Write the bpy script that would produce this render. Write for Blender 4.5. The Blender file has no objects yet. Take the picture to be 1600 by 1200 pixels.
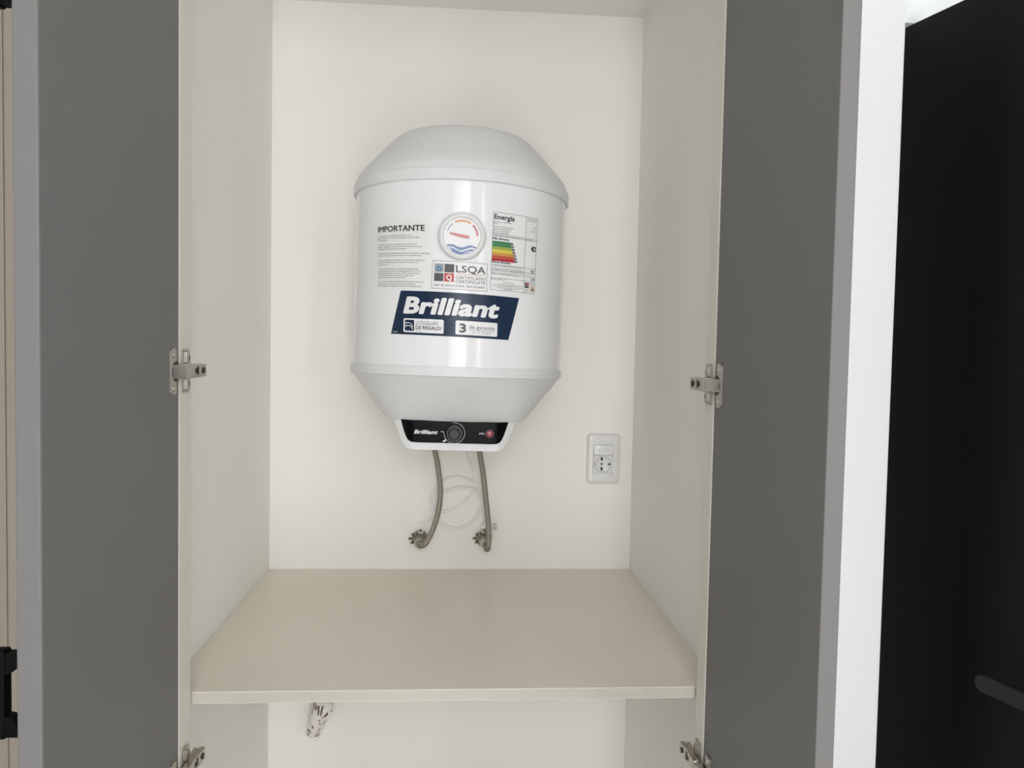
import bpy, bmesh, math
from mathutils import Vector, Matrix

S = bpy.context.scene
COL = S.collection
PI = math.pi

# ------------------------------------------------------------------ camera
H = 1.5                                    # eye level above the floor
cam = bpy.data.cameras.new('camera'); cam_o = bpy.data.objects.new('camera', cam); COL.objects.link(cam_o)
cam.sensor_width = 36.0
cam.lens = 1213.73 * 36.0 / 1600.0
cam.clip_start = 0.02


def cam_axes(p, r, y):
    F = Vector((math.sin(y), math.cos(y), 0)); R = Vector((math.cos(y), -math.sin(y), 0)); U = Vector((0, 0, 1))
    F2 = F * math.cos(p) - U * math.sin(p); U2 = U * math.cos(p) + F * math.sin(p)
    return R * math.cos(r) - U2 * math.sin(r), U2 * math.cos(r) + R * math.sin(r), F2


R_, U_, F_ = cam_axes(0.04324, -0.01959, 0.06988)
m = Matrix.Identity(4)
for i in range(3):
    m[i][0] = R_[i]; m[i][1] = U_[i]; m[i][2] = -F_[i]
m[0][3], m[1][3], m[2][3] = 0.0, -1.77, H
cam_o.matrix_world = m
S.camera = cam_o

# ------------------------------------------------------------------ light and exposure
w = bpy.data.worlds.new('world'); S.world = w; w.use_nodes = True
w.node_tree.nodes['Background'].inputs[0].default_value = (0.80, 0.90, 1.0, 1)
w.node_tree.nodes['Background'].inputs[1].default_value = 1.0
S.view_settings.view_transform = 'Standard'
S.view_settings.look = 'None'
S.view_settings.exposure = 0.0
S.view_settings.gamma = 1.0
S.view_settings.use_curve_mapping = False


REAR = -3.25         # rear wall of the room behind the photographer
SIDE = 2.7           # right wall of that room
HALL = -0.64         # unseen hall wall left of the frame, kept to darken the casing, ends at y = -2.4
# unseen windows of the room, low pair and last added as fill: (x0, x1, z0, z1, radiance) in the rear wall
WINS_FILLS = [(-0.42, -0.06, 0.08, 0.92, 0.72), (-0.06, 0.46, 0.08, 0.92, 7.52), (-0.42, -0.06, 1.28, 2.5, 5.2), (-0.06, 0.46, 1.28, 2.5, 9.6), (1.08, 1.3, 1.2, 2.5, 7.8), (1.6, 2.5, 0.12, 2.4, 3.0)]
SIDE_FILL = (-3.1, -1.9, 0.20, 2.40, 0.4)   # y0, y1, z0, z1, radiance: window in the right wall, unseen, added for side light


def window_fill_light(w, h, loc, rot, radiance, col=(1.0, 0.99, 0.975)):
    l = bpy.data.lights.new('daylight_and_fill', 'AREA'); l.shape = 'RECTANGLE'
    l.size = w; l.size_y = h; l.energy = PI * radiance * w * h; l.color = col
    o = bpy.data.objects.new('daylight_and_fill', l); COL.objects.link(o)
    o.location = loc; o.rotation_euler = rot
    return o


for a, c, z0, z1, k in WINS_FILLS:
    window_fill_light(c - a, z1 - z0, ((a + c) / 2, REAR - .02, (z0 + z1) / 2), (PI / 2, 0, 0), k)
a, c, z0, z1, k = SIDE_FILL
window_fill_light(c - a, z1 - z0, (SIDE + .02, (a + c) / 2, (z0 + z1) / 2), (PI / 2, 0, PI / 2), k)


# ------------------------------------------------------------------ helpers
def link(o, parent=None):
    COL.objects.link(o)
    if parent is not None: o.parent = parent
    return o


def thing(name, label, cat, loc=(0, 0, 0), rot=(0, 0, 0), group=None):
    o = bpy.data.objects.new(name, None); COL.objects.link(o)
    o.location = loc; o.rotation_euler = rot; o.empty_display_size = 0.05
    o['label'] = label; o['category'] = cat
    if group: o['group'] = group
    return o


def obj(name, bm, mat, parent=None, smooth=False, label=None, angle=0.6):
    me = bpy.data.meshes.new(name)
    bm.normal_update()
    if smooth:
        for f in bm.faces: f.smooth = True
        for e in bm.edges:
            if len(e.link_faces) == 2 and e.calc_face_angle(0) > angle: e.smooth = False
    bm.to_mesh(me); bm.free()
    for mm in (mat if isinstance(mat, (list, tuple)) else [mat]): me.materials.append(mm)
    o = link(bpy.data.objects.new(name, me), parent)
    if label: o['label'] = label
    return o


def tag(o, label, cat, group=None):
    o['label'] = label; o['category'] = cat
    if group: o['group'] = group
    return o


def struct(name, bm, mat, parent=None):
    o = obj(name, bm, mat, parent)
    if parent is None: o['kind'] = 'structure'
    return o


def box(bm, x0, x1, y0, y1, z0, z1, bev=0, mi=0, seg=2):
    vs = [bm.verts.new(p) for p in ((x0, y0, z0), (x1, y0, z0), (x1, y1, z0), (x0, y1, z0),
                                    (x0, y0, z1), (x1, y0, z1), (x1, y1, z1), (x0, y1, z1))]
    fs = [bm.faces.new([vs[i] for i in q]) for q in ((3, 2, 1, 0), (4, 5, 6, 7), (0, 1, 5, 4), (1, 2, 6, 5), (2, 3, 7, 6), (3, 0, 4, 7))]
    for f in fs: f.material_index = mi
    if bev:
        es = list({e for f in fs for e in f.edges})
        bmesh.ops.bevel(bm, geom=es, offset=bev, segments=seg, profile=0.5, affect='EDGES')
    return fs


def nb(): return bmesh.new()


def bx(*a, **k):
    b = nb(); box(b, *a, **k); return b


def loft(bm, rings, cap0=True, cap1=True, closed=True):
    vr = [[bm.verts.new(p) for p in r] for r in rings]
    n = len(vr[0])
    for a, b in zip(vr, vr[1:]):
        for i in range(n if closed else n - 1):
            j = (i + 1) % n
            bm.faces.new((a[i], a[j], b[j], b[i]))
    if cap0: bm.faces.new(list(reversed(vr[0])))
    if cap1: bm.faces.new(vr[-1])
    return vr


def lathe(bm, prof, org, axis, n=32, cap0=True, cap1=True):
    """prof: list of (radius, distance along axis)"""
    ax = Vector(axis).normalized()
    u = ax.orthogonal().normalized(); v = ax.cross(u)
    org = Vector(org)
    rings = [[org + ax * t + (u * math.cos(2 * PI * i / n) + v * math.sin(2 * PI * i / n)) * r for i in range(n)] for r, t in prof]
    return loft(bm, rings, cap0, cap1)


def smooth_path(pts, sub=8):
    P = [Vector(p) for p in pts]; out = []
    for i in range(len(P) - 1):
        p0 = P[max(i - 1, 0)]; p1 = P[i]; p2 = P[i + 1]; p3 = P[min(i + 2, len(P) - 1)]
        for k in range(sub):
            t = k / sub
            out.append(0.5 * ((2 * p1) + (p2 - p0) * t + (2 * p0 - 5 * p1 + 4 * p2 - p3) * t * t + (3 * p1 - p0 - 3 * p2 + p3) * t ** 3))
    out.append(P[-1]); return out


def tube(bm, path, r, n=12, caps=True, uv=False):
    """sweep along a path; r number or list; optional uv: u around, v metres along"""
    P = [Vector(p) for p in path]
    rr = r if isinstance(r, (list, tuple)) else [r] * len(P)
    t0 = (P[1] - P[0]).normalized(); nrm = t0.orthogonal().normalized()
    rings = []; L = [0.0]
    for i in range(1, len(P)): L.append(L[-1] + (P[i] - P[i - 1]).length)
    for i, p in enumerate(P):
        t = (P[min(i + 1, len(P) - 1)] - P[max(i - 1, 0)]).normalized()
        nrm = (nrm - t * nrm.dot(t)).normalized(); b = t.cross(nrm)
        rings.append([p + (nrm * math.cos(2 * PI * k / n) + b * math.sin(2 * PI * k / n)) * rr[i] for k in range(n)])
    vr = loft(bm, rings, caps, caps)
    if uv:
        lay = bm.loops.layers.uv.new('UVMap')
        idx = {}
        for i, rg in enumerate(vr):
            for k, v in enumerate(rg): idx[v] = (i, k)
        for f in bm.faces:
            ks = [idx[l.vert][1] for l in f.loops]
            wrap = max(ks) - min(ks) > n / 2
            for l in f.loops:
                i, k = idx[l.vert]
                if wrap and k == 0: k = n
                l[lay].uv = (k / n, L[i])
    return vr


def prism(bm, poly, f0, f1):
    """extrude a 2D polygon; f0,f1 map (a,b) to the two end faces"""
    A = [bm.verts.new(f0(*p)) for p in poly]; B = [bm.verts.new(f1(*p)) for p in poly]
    n = len(poly)
    bm.faces.new(A); bm.faces.new(list(reversed(B)))
    for i in range(n):
        j = (i + 1) % n; bm.faces.new((A[j], A[i], B[i], B[j]))
    bmesh.ops.recalc_face_normals(bm, faces=bm.faces)


def rrect(x0, x1, y0, y1, r, n=6):
    pts = []
    for cx, cy, a0 in ((x1 - r, y1 - r, 0), (x0 + r, y1 - r, 90), (x0 + r, y0 + r, 180), (x1 - r, y0 + r, 270)):
        for k in range(n + 1):
            a = math.radians(a0 + 90 * k / n); pts.append((cx + r * math.cos(a), cy + r * math.sin(a)))
    return pts


# ------------------------------------------------------------------ materials
def mat(name, col, rough=0.5, metal=0.0, var=0.03, scale=6.0, bump=0.0, bscale=200.0, coat=0.0, spec=0.5, emit=None):
    m = bpy.data.materials.new(name); m.use_nodes = True
    nt = m.node_tree; b = nt.nodes['Principled BSDF']
    tc = nt.nodes.new('ShaderNodeTexCoord')
    nz = nt.nodes.new('ShaderNodeTexNoise'); nz.inputs['Scale'].default_value = scale; nz.inputs['Detail'].default_value = 3
    nt.links.new(tc.outputs['Object'], nz.inputs['Vector'])
    rp = nt.nodes.new('ShaderNodeValToRGB')
    rp.color_ramp.elements[0].position = 0.3; rp.color_ramp.elements[1].position = 0.7
    rp.color_ramp.elements[0].color = (*[c * (1 - var) for c in col], 1); rp.color_ramp.elements[1].color = (*[min(1, c * (1 + var)) for c in col], 1)
    nt.links.new(nz.outputs['Fac'], rp.inputs['Fac']); nt.links.new(rp.outputs['Color'], b.inputs['Base Color'])
    b.inputs['Roughness'].default_value = rough; b.inputs['Metallic'].default_value = metal
    b.inputs['Coat Weight'].default_value = coat; b.inputs['Coat Roughness'].default_value = 0.05
    b.inputs['Specular IOR Level'].default_value = spec
    if bump:
        n2 = nt.nodes.new('ShaderNodeTexNoise'); n2.inputs['Scale'].default_value = bscale; n2.inputs['Detail'].default_value = 2
        nt.links.new(tc.outputs['Object'], n2.inputs['Vector'])
        bp = nt.nodes.new('ShaderNodeBump'); bp.inputs['Strength'].default_value = bump; bp.inputs['Distance'].default_value = 0.001
        nt.links.new(n2.outputs['Fac'], bp.inputs['Height']); nt.links.new(bp.outputs['Normal'], b.inputs['Normal'])
    return m


M = {}
M['paint'] = mat('white_wall_paint', (0.85, 0.86, 0.865), 0.7, var=0.01, scale=2, bump=0.15, bscale=260, spec=0.3)
M['alcove'] = mat('warm_white_paint', (0.93, 0.911, 0.868), 0.65, var=0.012, scale=2, bump=0.15, bscale=260, spec=0.3)
M['ceil'] = mat('ceiling_paint', (0.84, 0.84, 0.83), 0.8, var=0.01)
M['floor'] = mat('pale_floor_tile', (0.72, 0.69, 0.65), 0.4, var=0.05)
M['cream'] = mat('cream_casing_paint', (0.38, 0.33, 0.27), 0.5, var=0.02)
M['grey'] = mat('grey_door_laminate', (0.184, 0.176, 0.171), 0.55, var=0.015, scale=3, bump=0.05, bscale=500, spec=0.25)
M['melamine'] = mat('white_melamine', (0.76, 0.715, 0.635), 0.45, var=0.01, spec=0.4)
M['shelf'] = mat('shelf_melamine', (0.80, 0.75, 0.635), 0.35, var=0.02, scale=5, spec=0.45)
M['shelf_edge'] = mat('shelf_edge_band', (0.54, 0.51, 0.445), 0.5, var=0.03, scale=40)
M['black'] = mat('black_handle_metal', (0.002, 0.002, 0.002), 0.55, var=0.1, spec=0.1)
M['fitting'] = mat('dull_brass_fitting', (0.30, 0.275, 0.23), 0.42, 0.9, var=0.1, scale=80)
M['blackdoor'] = mat('black_door_lacquer', (0.005, 0.005, 0.0075), 0.42, var=0.05, scale=2, spec=0.2)
M['leverblack'] = mat('dark_lever_metal', (0.010, 0.0095, 0.0105), 0.5, var=0.05)
M['plastic'] = mat('white_cap_plastic', (0.78, 0.78, 0.78), 0.42, var=0.006, scale=3, spec=0.4)
M['enamel'] = mat('white_enamel', (0.89, 0.885, 0.89), 0.13, var=0.005, scale=3, spec=0.4)
M['panel'] = mat('gloss_black_plastic', (0.003, 0.003, 0.0045), 0.2, var=0.05, spec=0.1)
M['knob'] = mat('dark_knob_plastic', (0.013, 0.013, 0.0145), 0.45, var=0.05)
M['white_ink'] = mat('white_print', (0.86, 0.86, 0.86), 0.4, var=0.01)
M['black_ink'] = mat('black_print', (0.035, 0.033, 0.033), 0.5, var=0.05)
M['grey_ink'] = mat('grey_print', (0.10, 0.095, 0.10), 0.5, var=0.05)
M['bezel'] = mat('white_bezel_plastic', (0.88, 0.885, 0.88), 0.3, var=0.01)
M['navy'] = mat('navy_sticker_print', (0.012, 0.028, 0.064), 0.3, var=0.04, scale=20, spec=0.3)
M['paper'] = mat('white_sticker_paper', (0.86, 0.85, 0.815), 0.45, var=0.012, scale=25, bump=0.3, bscale=40)
M['paper_white'] = mat('white_label_paper', (0.88, 0.875, 0.87), 0.4, var=0.01, scale=25, bump=0.2, bscale=40)
M['chrome'] = mat('nickel_plated_steel', (0.52, 0.49, 0.445), 0.30, 0.95, var=0.04, scale=60)
M['dark_steel'] = mat('dark_hole_steel', (0.03, 0.027, 0.025), 0.5, 0.6, var=0.1)
M['cord'] = mat('white_cord_rubber', (0.90, 0.895, 0.87), 0.45, var=0.01)
M['outlet'] = mat('white_outlet_plastic', (0.80, 0.79, 0.77), 0.3, var=0.01, coat=0.2)
M['outlet_in'] = mat('white_socket_plastic', (0.76, 0.75, 0.73), 0.35, var=0.01)
M['slot'] = mat('dark_socket_slot', (0.008, 0.008, 0.008), 0.7, var=0.05)
M['rim_shade'] = mat('socket_shade_grey', (0.50, 0.49, 0.47), 0.6, var=0.02)
M['line_grey'] = mat('grey_joint', (0.22, 0.215, 0.21), 0.6, var=0.05)
M['pink_wave'] = mat('red_dial_print', (0.62, 0.10, 0.12), 0.4, var=0.03)
M['orange'] = mat('orange_dial_print', (0.72, 0.30, 0.06), 0.4, var=0.03)
M['dial_blue'] = mat('blue_dial_print', (0.07, 0.17, 0.42), 0.4, var=0.05)
M['dial_face'] = mat('white_dial_face', (0.92, 0.91, 0.92), 0.4, var=0.01)
M['red_ink'] = mat('red_print', (0.58, 0.045, 0.035), 0.45, var=0.04)
M['blue_ink'] = mat('blue_print', (0.03, 0.22, 0.42), 0.45, var=0.04)
M['silver_ink'] = mat('light_grey_print', (0.36, 0.37, 0.38), 0.45, var=0.06, scale=300)
M['g1'] = mat('dark_green_print', (0.03, 0.20, 0.07), 0.45, var=0.04)
M['g2'] = mat('green_print', (0.05, 0.24, 0.08), 0.45, var=0.04)
M['g3'] = mat('lime_print', (0.34, 0.42, 0.06), 0.45, var=0.04)
M['g4'] = mat('yellow_print', (0.72, 0.58, 0.05), 0.45, var=0.04)
M['g5'] = mat('amber_print', (0.62, 0.30, 0.06), 0.45, var=0.04)
M['g6'] = mat('orange_red_print', (0.55, 0.09, 0.04), 0.45, var=0.04)
M['g7'] = mat('crimson_print', (0.45, 0.02, 0.03), 0.45, var=0.04)
M['indicator'] = mat('red_lamp_plastic', (0.30, 0.015, 0.025), 0.15, var=0.3, scale=300, coat=0.5)


def film_mat(name, fac, rough=0.08, bump=0.4, bscale=60, col=(0.9, 0.9, 0.9)):
    m = bpy.data.materials.new(name); m.use_nodes = True; nt = m.node_tree
    b = nt.nodes['Principled BSDF']; b.inputs['Base Color'].default_value = (*col, 1); b.inputs['Roughness'].default_value = rough
    tc = nt.nodes.new('ShaderNodeTexCoord'); nz = nt.nodes.new('ShaderNodeTexNoise'); nz.inputs['Scale'].default_value = bscale; nz.inputs['Detail'].default_value = 4
    nz.inputs['Distortion'].default_value = 1.0
    nt.links.new(tc.outputs['Object'], nz.inputs['Vector'])
    bp = nt.nodes.new('ShaderNodeBump'); bp.inputs['Strength'].default_value = bump; bp.inputs['Distance'].default_value = 0.003
    nt.links.new(nz.outputs['Fac'], bp.inputs['Height']); nt.links.new(bp.outputs['Normal'], b.inputs['Normal'])
    tr = nt.nodes.new('ShaderNodeBsdfTransparent'); mx = nt.nodes.new('ShaderNodeMixShader'); mx.inputs[0].default_value = fac
    nt.links.new(tr.outputs[0], mx.inputs[1]); nt.links.new(b.outputs[0], mx.inputs[2])
    nt.links.new(mx.outputs[0], nt.nodes['Material Output'].inputs['Surface'])
    return m


M['film'] = film_mat('clear_protective_film', 0.14, bump=0.8, bscale=45)
M['wrap'] = film_mat('crinkled_plastic_wrap', 0.2, rough=0.12, bump=0.9, bscale=110, col=(0.95, 0.92, 0.91))


def braid_mat():
    m = bpy.data.materials.new('braided_steel'); m.use_nodes = True; nt = m.node_tree; b = nt.nodes['Principled BSDF']
    b.inputs['Metallic'].default_value = 0.85; b.inputs['Roughness'].default_value = 0.42
    uv = nt.nodes.new('ShaderNodeUVMap'); sp = nt.nodes.new('ShaderNodeSeparateXYZ'); nt.links.new(uv.outputs[0], sp.inputs[0])

    def mul_add(a, k1, bb, k2):
        n1 = nt.nodes.new('ShaderNodeMath'); n1.operation = 'MULTIPLY'; n1.inputs[1].default_value = k1; nt.links.new(a, n1.inputs[0])
        n2 = nt.nodes.new('ShaderNodeMath'); n2.operation = 'MULTIPLY'; n2.inputs[1].default_value = k2; nt.links.new(bb, n2.inputs[0])
        n3 = nt.nodes.new('ShaderNodeMath'); n3.operation = 'ADD'; nt.links.new(n1.outputs[0], n3.inputs[0]); nt.links.new(n2.outputs[0], n3.inputs[1])
        s = nt.nodes.new('ShaderNodeMath'); s.operation = 'SINE'; nt.links.new(n3.outputs[0], s.inputs[0]); return s.outputs[0]
    s1 = mul_add(sp.outputs[0], 2 * PI * 8, sp.outputs[1], 1600.0)
    s2 = mul_add(sp.outputs[0], 2 * PI * 8, sp.outputs[1], -1600.0)
    mx = nt.nodes.new('ShaderNodeMath'); mx.operation = 'MAXIMUM'; nt.links.new(s1, mx.inputs[0]); nt.links.new(s2, mx.inputs[1])
    rp = nt.nodes.new('ShaderNodeValToRGB'); rp.color_ramp.elements[0].position = 0.1; rp.color_ramp.elements[1].position = 0.95
    rp.color_ramp.elements[0].color = (0.12, 0.105, 0.085, 1); rp.color_ramp.elements[1].color = (0.55, 0.51, 0.44, 1)
    nt.links.new(mx.outputs[0], rp.inputs[0]); nt.links.new(rp.outputs[0], b.inputs['Base Color'])
    bp = nt.nodes.new('ShaderNodeBump'); bp.inputs['Strength'].default_value = 0.6; bp.inputs['Distance'].default_value = 0.0006
    nt.links.new(mx.outputs[0], bp.inputs['Height']); nt.links.new(bp.outputs[0], b.inputs['Normal'])
    return m


M['braid'] = braid_mat()


def patch_mat():
    """pinkish brown pipe smeared with white plaster: wear with a shape of its own"""
    m = bpy.data.materials.new('smeared_pipe_plastic'); m.use_nodes = True; nt = m.node_tree; b = nt.nodes['Principled BSDF']
    tc = nt.nodes.new('ShaderNodeTexCoord'); nz = nt.nodes.new('ShaderNodeTexNoise'); nz.inputs['Scale'].default_value = 45; nz.inputs['Detail'].default_value = 4
    nz.inputs['Distortion'].default_value = 1.5
    nt.links.new(tc.outputs['Object'], nz.inputs['Vector'])
    rp = nt.nodes.new('ShaderNodeValToRGB'); rp.color_ramp.elements[0].position = 0.42; rp.color_ramp.elements[1].position = 0.47
    rp.color_ramp.elements[0].color = (0.17, 0.065, 0.06, 1); rp.color_ramp.elements[1].color = (0.88, 0.83, 0.82, 1)
    nt.links.new(nz.outputs['Fac'], rp.inputs[0]); nt.links.new(rp.outputs[0], b.inputs['Base Color']); b.inputs['Roughness'].default_value = 0.35
    return m


M['smear'] = patch_mat()
M['tab'] = mat('worn_spindle_metal', (0.16, 0.12, 0.11), 0.5, 0.3, var=0.2, scale=200)

# ------------------------------------------------------------------ the setting
XL, XR = -0.418, 0.4066            # alcove side walls
YF = -0.69                         # face of the front wall
ZC = 0.758 + H                     # alcove ceiling
XE = 0.623                         # right end of the wall beside the black door
RX0, RX1, RZ = -2.0, SIDE, 2.62


def wall_block(x0, x1, y0, y1, z0, z1, inner):
    """solid wall; the faces listed in inner ('x-','x+','z-') carry the warm alcove paint"""
    b = nb(); fs = box(b, x0, x1, y0, y1, z0, z1)
    b.normal_update()
    for f in fs:
        n = f.normal
        k = ('x+' if n.x > .5 else 'x-' if n.x < -.5 else 'z-' if n.z < -.5 else 'o')
        f.material_index = 1 if k in inner else 0
    return b


struct('wall_back', bx(RX0, RX1, 0, 0.12, 0, RZ), M['alcove'])
struct('wall_left', wall_block(RX0, XL, YF, 0, 0, RZ, ('x+',)), [M['paint'], M['alcove']])
struct('wall_right', wall_block(XR, XE, YF, 0, 0, RZ, ('x-',)), [M['paint'], M['alcove']])
struct('wall_above', wall_block(XL, XR, YF, 0, ZC, RZ, ('z-',)), [M['paint'], M['alcove']])
DOOR_T = 2.039
struct('wall_over_door', bx(XE, 1.75, -0.535, -0.42, DOOR_T + 0.003, RZ), M['paint'])
struct('wall_far_right', bx(1.75, RX1, YF, 0, 0, RZ), M['paint'])
struct('floor', bx(RX0 - .1, RX1 + .1, REAR - .3, 0.12, -0.06, 0), M['floor'])
struct('ceiling', bx(RX0 - .1, RX1 + .1, REAR - .3, 0.12, RZ, RZ + 0.06), M['ceil'])
struct('wall_side_left', bx(RX0 - .1, RX0, REAR, YF, 0, RZ), M['paint'])
a, c, z0, z1, _ = SIDE_FILL
b = nb(); box(b, RX1, RX1 + .1, REAR, a, 0, RZ); box(b, RX1, RX1 + .1, c, YF, 0, RZ); box(b, RX1, RX1 + .1, a, c, 0, z0); box(b, RX1, RX1 + .1, a, c, z1, RZ)
struct('wall_side_right', b, M['paint'])
struct('unseen_wall_hall', bx(HALL - .1, HALL, -2.4, YF, 0, RZ), M['paint'])
wb = nb()
xs = [RX0] + sorted({v for q in WINS_FILLS for v in q[:2]}) + [RX1]
for i in range(len(xs) - 1):
    holes = [q[2:4] for q in WINS_FILLS if abs(q[0] - xs[i]) < 1e-6]
    if not holes: box(wb, xs[i], xs[i + 1], REAR - .1, REAR, 0, RZ)
    holes.sort()
    for z0, z1 in zip([0] + [h[1] for h in holes], [h[0] for h in holes] + [RZ]):
        if holes: box(wb, xs[i], xs[i + 1], REAR - .1, REAR, z0, z1)
struct('wall_rear', wb, M['paint'])
for i, (a, c, z0, z1, _) in enumerate(WINS_FILLS):
    fb = nb()
    for q in ((a, a + .02, z0, z1), (c - .02, c, z0, z1), (a, c, z0, z0 + .02), (a, c, z1 - .02, z1)):
        box(fb, q[0], q[1], REAR - .015, REAR + .03, q[2], q[3])
    struct('unseen_window_%d' % (i + 1), fb, M['paint'])

# cream door casing on the front wall, far left: two boards with a groove between
cb = nb()
box(cb, -0.638, -0.5945, YF - .015, YF, 0, RZ - .2, bev=.0015)
box(cb, -0.5925, -0.520, YF - .015, YF, 0, RZ - .2, bev=.0015)
box(cb, -0.636, -0.522, YF - .012, YF, 0, RZ - .2)
struct('trim_1', cb, M['cream'])

# black door standing ajar to the right of the wall end
AL = math.radians(16)
dd = thing('door_1', 'tall glossy black door standing open at the right edge beyond the white wall end', 'door', (0.7075, -0.5435, 0), (0, 0, AL - PI / 2))
del dd['category']; del dd['label']; dd['kind'] = 'structure'
# local +X runs along the leaf towards the camera, local -Y is the face seen
obj('leaf', bx(0.0, 0.92, 0.0, 0.04, 0.008, DOOR_T - .008, bev=.002), M['blackdoor'], dd)
hb = nb()
zc = H - 0.443
poly = []
for k in range(13):
    a = PI / 2 + PI * k / 12; poly.append((0.2254 + .012 * math.cos(a), zc + .012 * math.sin(a)))
poly += [(0.38, zc - .012), (0.38, zc + .012)]
prism(hb, poly, lambda a, c: (a, -0.050, c), lambda a, c: (a, -0.038, c))
bmesh.ops.bevel(hb, geom=[e for e in hb.edges], offset=.0012, segments=1, affect='EDGES')
lathe(hb, [(.024, 0), (.024, .006), (.010, .007), (.010, .042)], (0.365, 0, zc), (0, -1, 0), 24)
obj('door_handle', hb, M['leverblack'], dd, smooth=True)

# ------------------------------------------------------------------ shelf
sb = nb(); fs = box(sb, XL + .0005, XR - .0005, -0.635, -0.001, H - .5045 - .0175, H - .5045)
sb.normal_update()
for f in fs: f.material_index = 1 if f.normal.y < -.5 else 0
bmesh.ops.bevel(sb, geom=[e for e in sb.edges if abs(e.verts[0].co.y + .635) < 1e-4 and abs(e.verts[1].co.y + .635) < 1e-4], offset=.001, segments=2, affect='EDGES')
o = obj('shelf', sb, [M['shelf'], M['shelf_edge']])
tag(o, 'beige melamine shelf board spanning the alcove below the white water heater', 'shelf')

# ------------------------------------------------------------------ closet cabinet: stiles, doors, hinges
PLx, PRx = -0.3756, 0.3654          # inner faces of the stiles
cab = thing('closet_cabinet', 'grey two door closet front with white stiles standing open around the water heater alcove', 'cabinet', (0, YF, 0))


def cobj(name, bm, mt, parent=cab, **k):
    bmesh.ops.translate(bm, verts=bm.verts, vec=(0, -YF, 0))
    return obj(name, bm, mt, parent, **k)


def cbx(name, mt, *a, bev=.0012, parent=cab, **k):
    return cobj(name, bx(*a, bev=bev), mt, parent, **k)


Z0, Z1 = 0.06, ZC - .002
cbx('stile', M['melamine'], XL + .001, PLx, YF - .001, -0.646, Z0, Z1, bev=.0003)
cbx('stile', M['melamine'], PRx, XR - .001, YF + .0065, -0.646, Z0, Z1, bev=.0003)
cbx('top_rail', M['melamine'], PLx, PRx, YF + .004, -0.646, Z1 - .045, Z1)
cbx('bottom_rail', M['melamine'], PLx, PRx, YF + .004, -0.646, Z0, Z0 + .05)
dl = cbx('door', M['grey'], -0.3987, -0.3759, -1.042, -0.6925, Z0 - .03, Z1 + .12, bev=.0022)
dr = cbx('door', M['grey'], 0.3663, 0.3858, -1.0265, -0.6845, Z0 - .03, Z1 + .12, bev=.0015)


def pull(z0, z1):
    """black bar pull on the outer face of the left door: filleted feet carry a bar that overshoots them"""
    b = nb(); xo = -0.3990
    def foot(zs, ze):   # zs outer side, ze inner side at the leaf
        d = 1 if ze > zs else -1
        pts = [(0, zs), (0, ze)]
        for k in range(7):
            a = k / 6 * PI / 2; pts.append((.0305 - .0115 * math.cos(a), ze + d * .0100 * math.sin(a)))
        pts += [(.0305, zs)]
        prism(b, pts, lambda n, z: (xo - n, -1.006, z), lambda n, z: (xo - n, -0.994, z))
    foot(z1, z1 - .0105); foot(z0, z0 + .0105)
    box(b, xo - .043, xo - .030, -1.007, -0.993, z0 - .002, z1 + .003, bev=.002)
    return b


for z0, z1 in ((1.1177, 1.1998), (1.812, 1.8945)):
    cobj('handle', pull(z0, z1), M['black'], dl, smooth=True)


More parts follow.
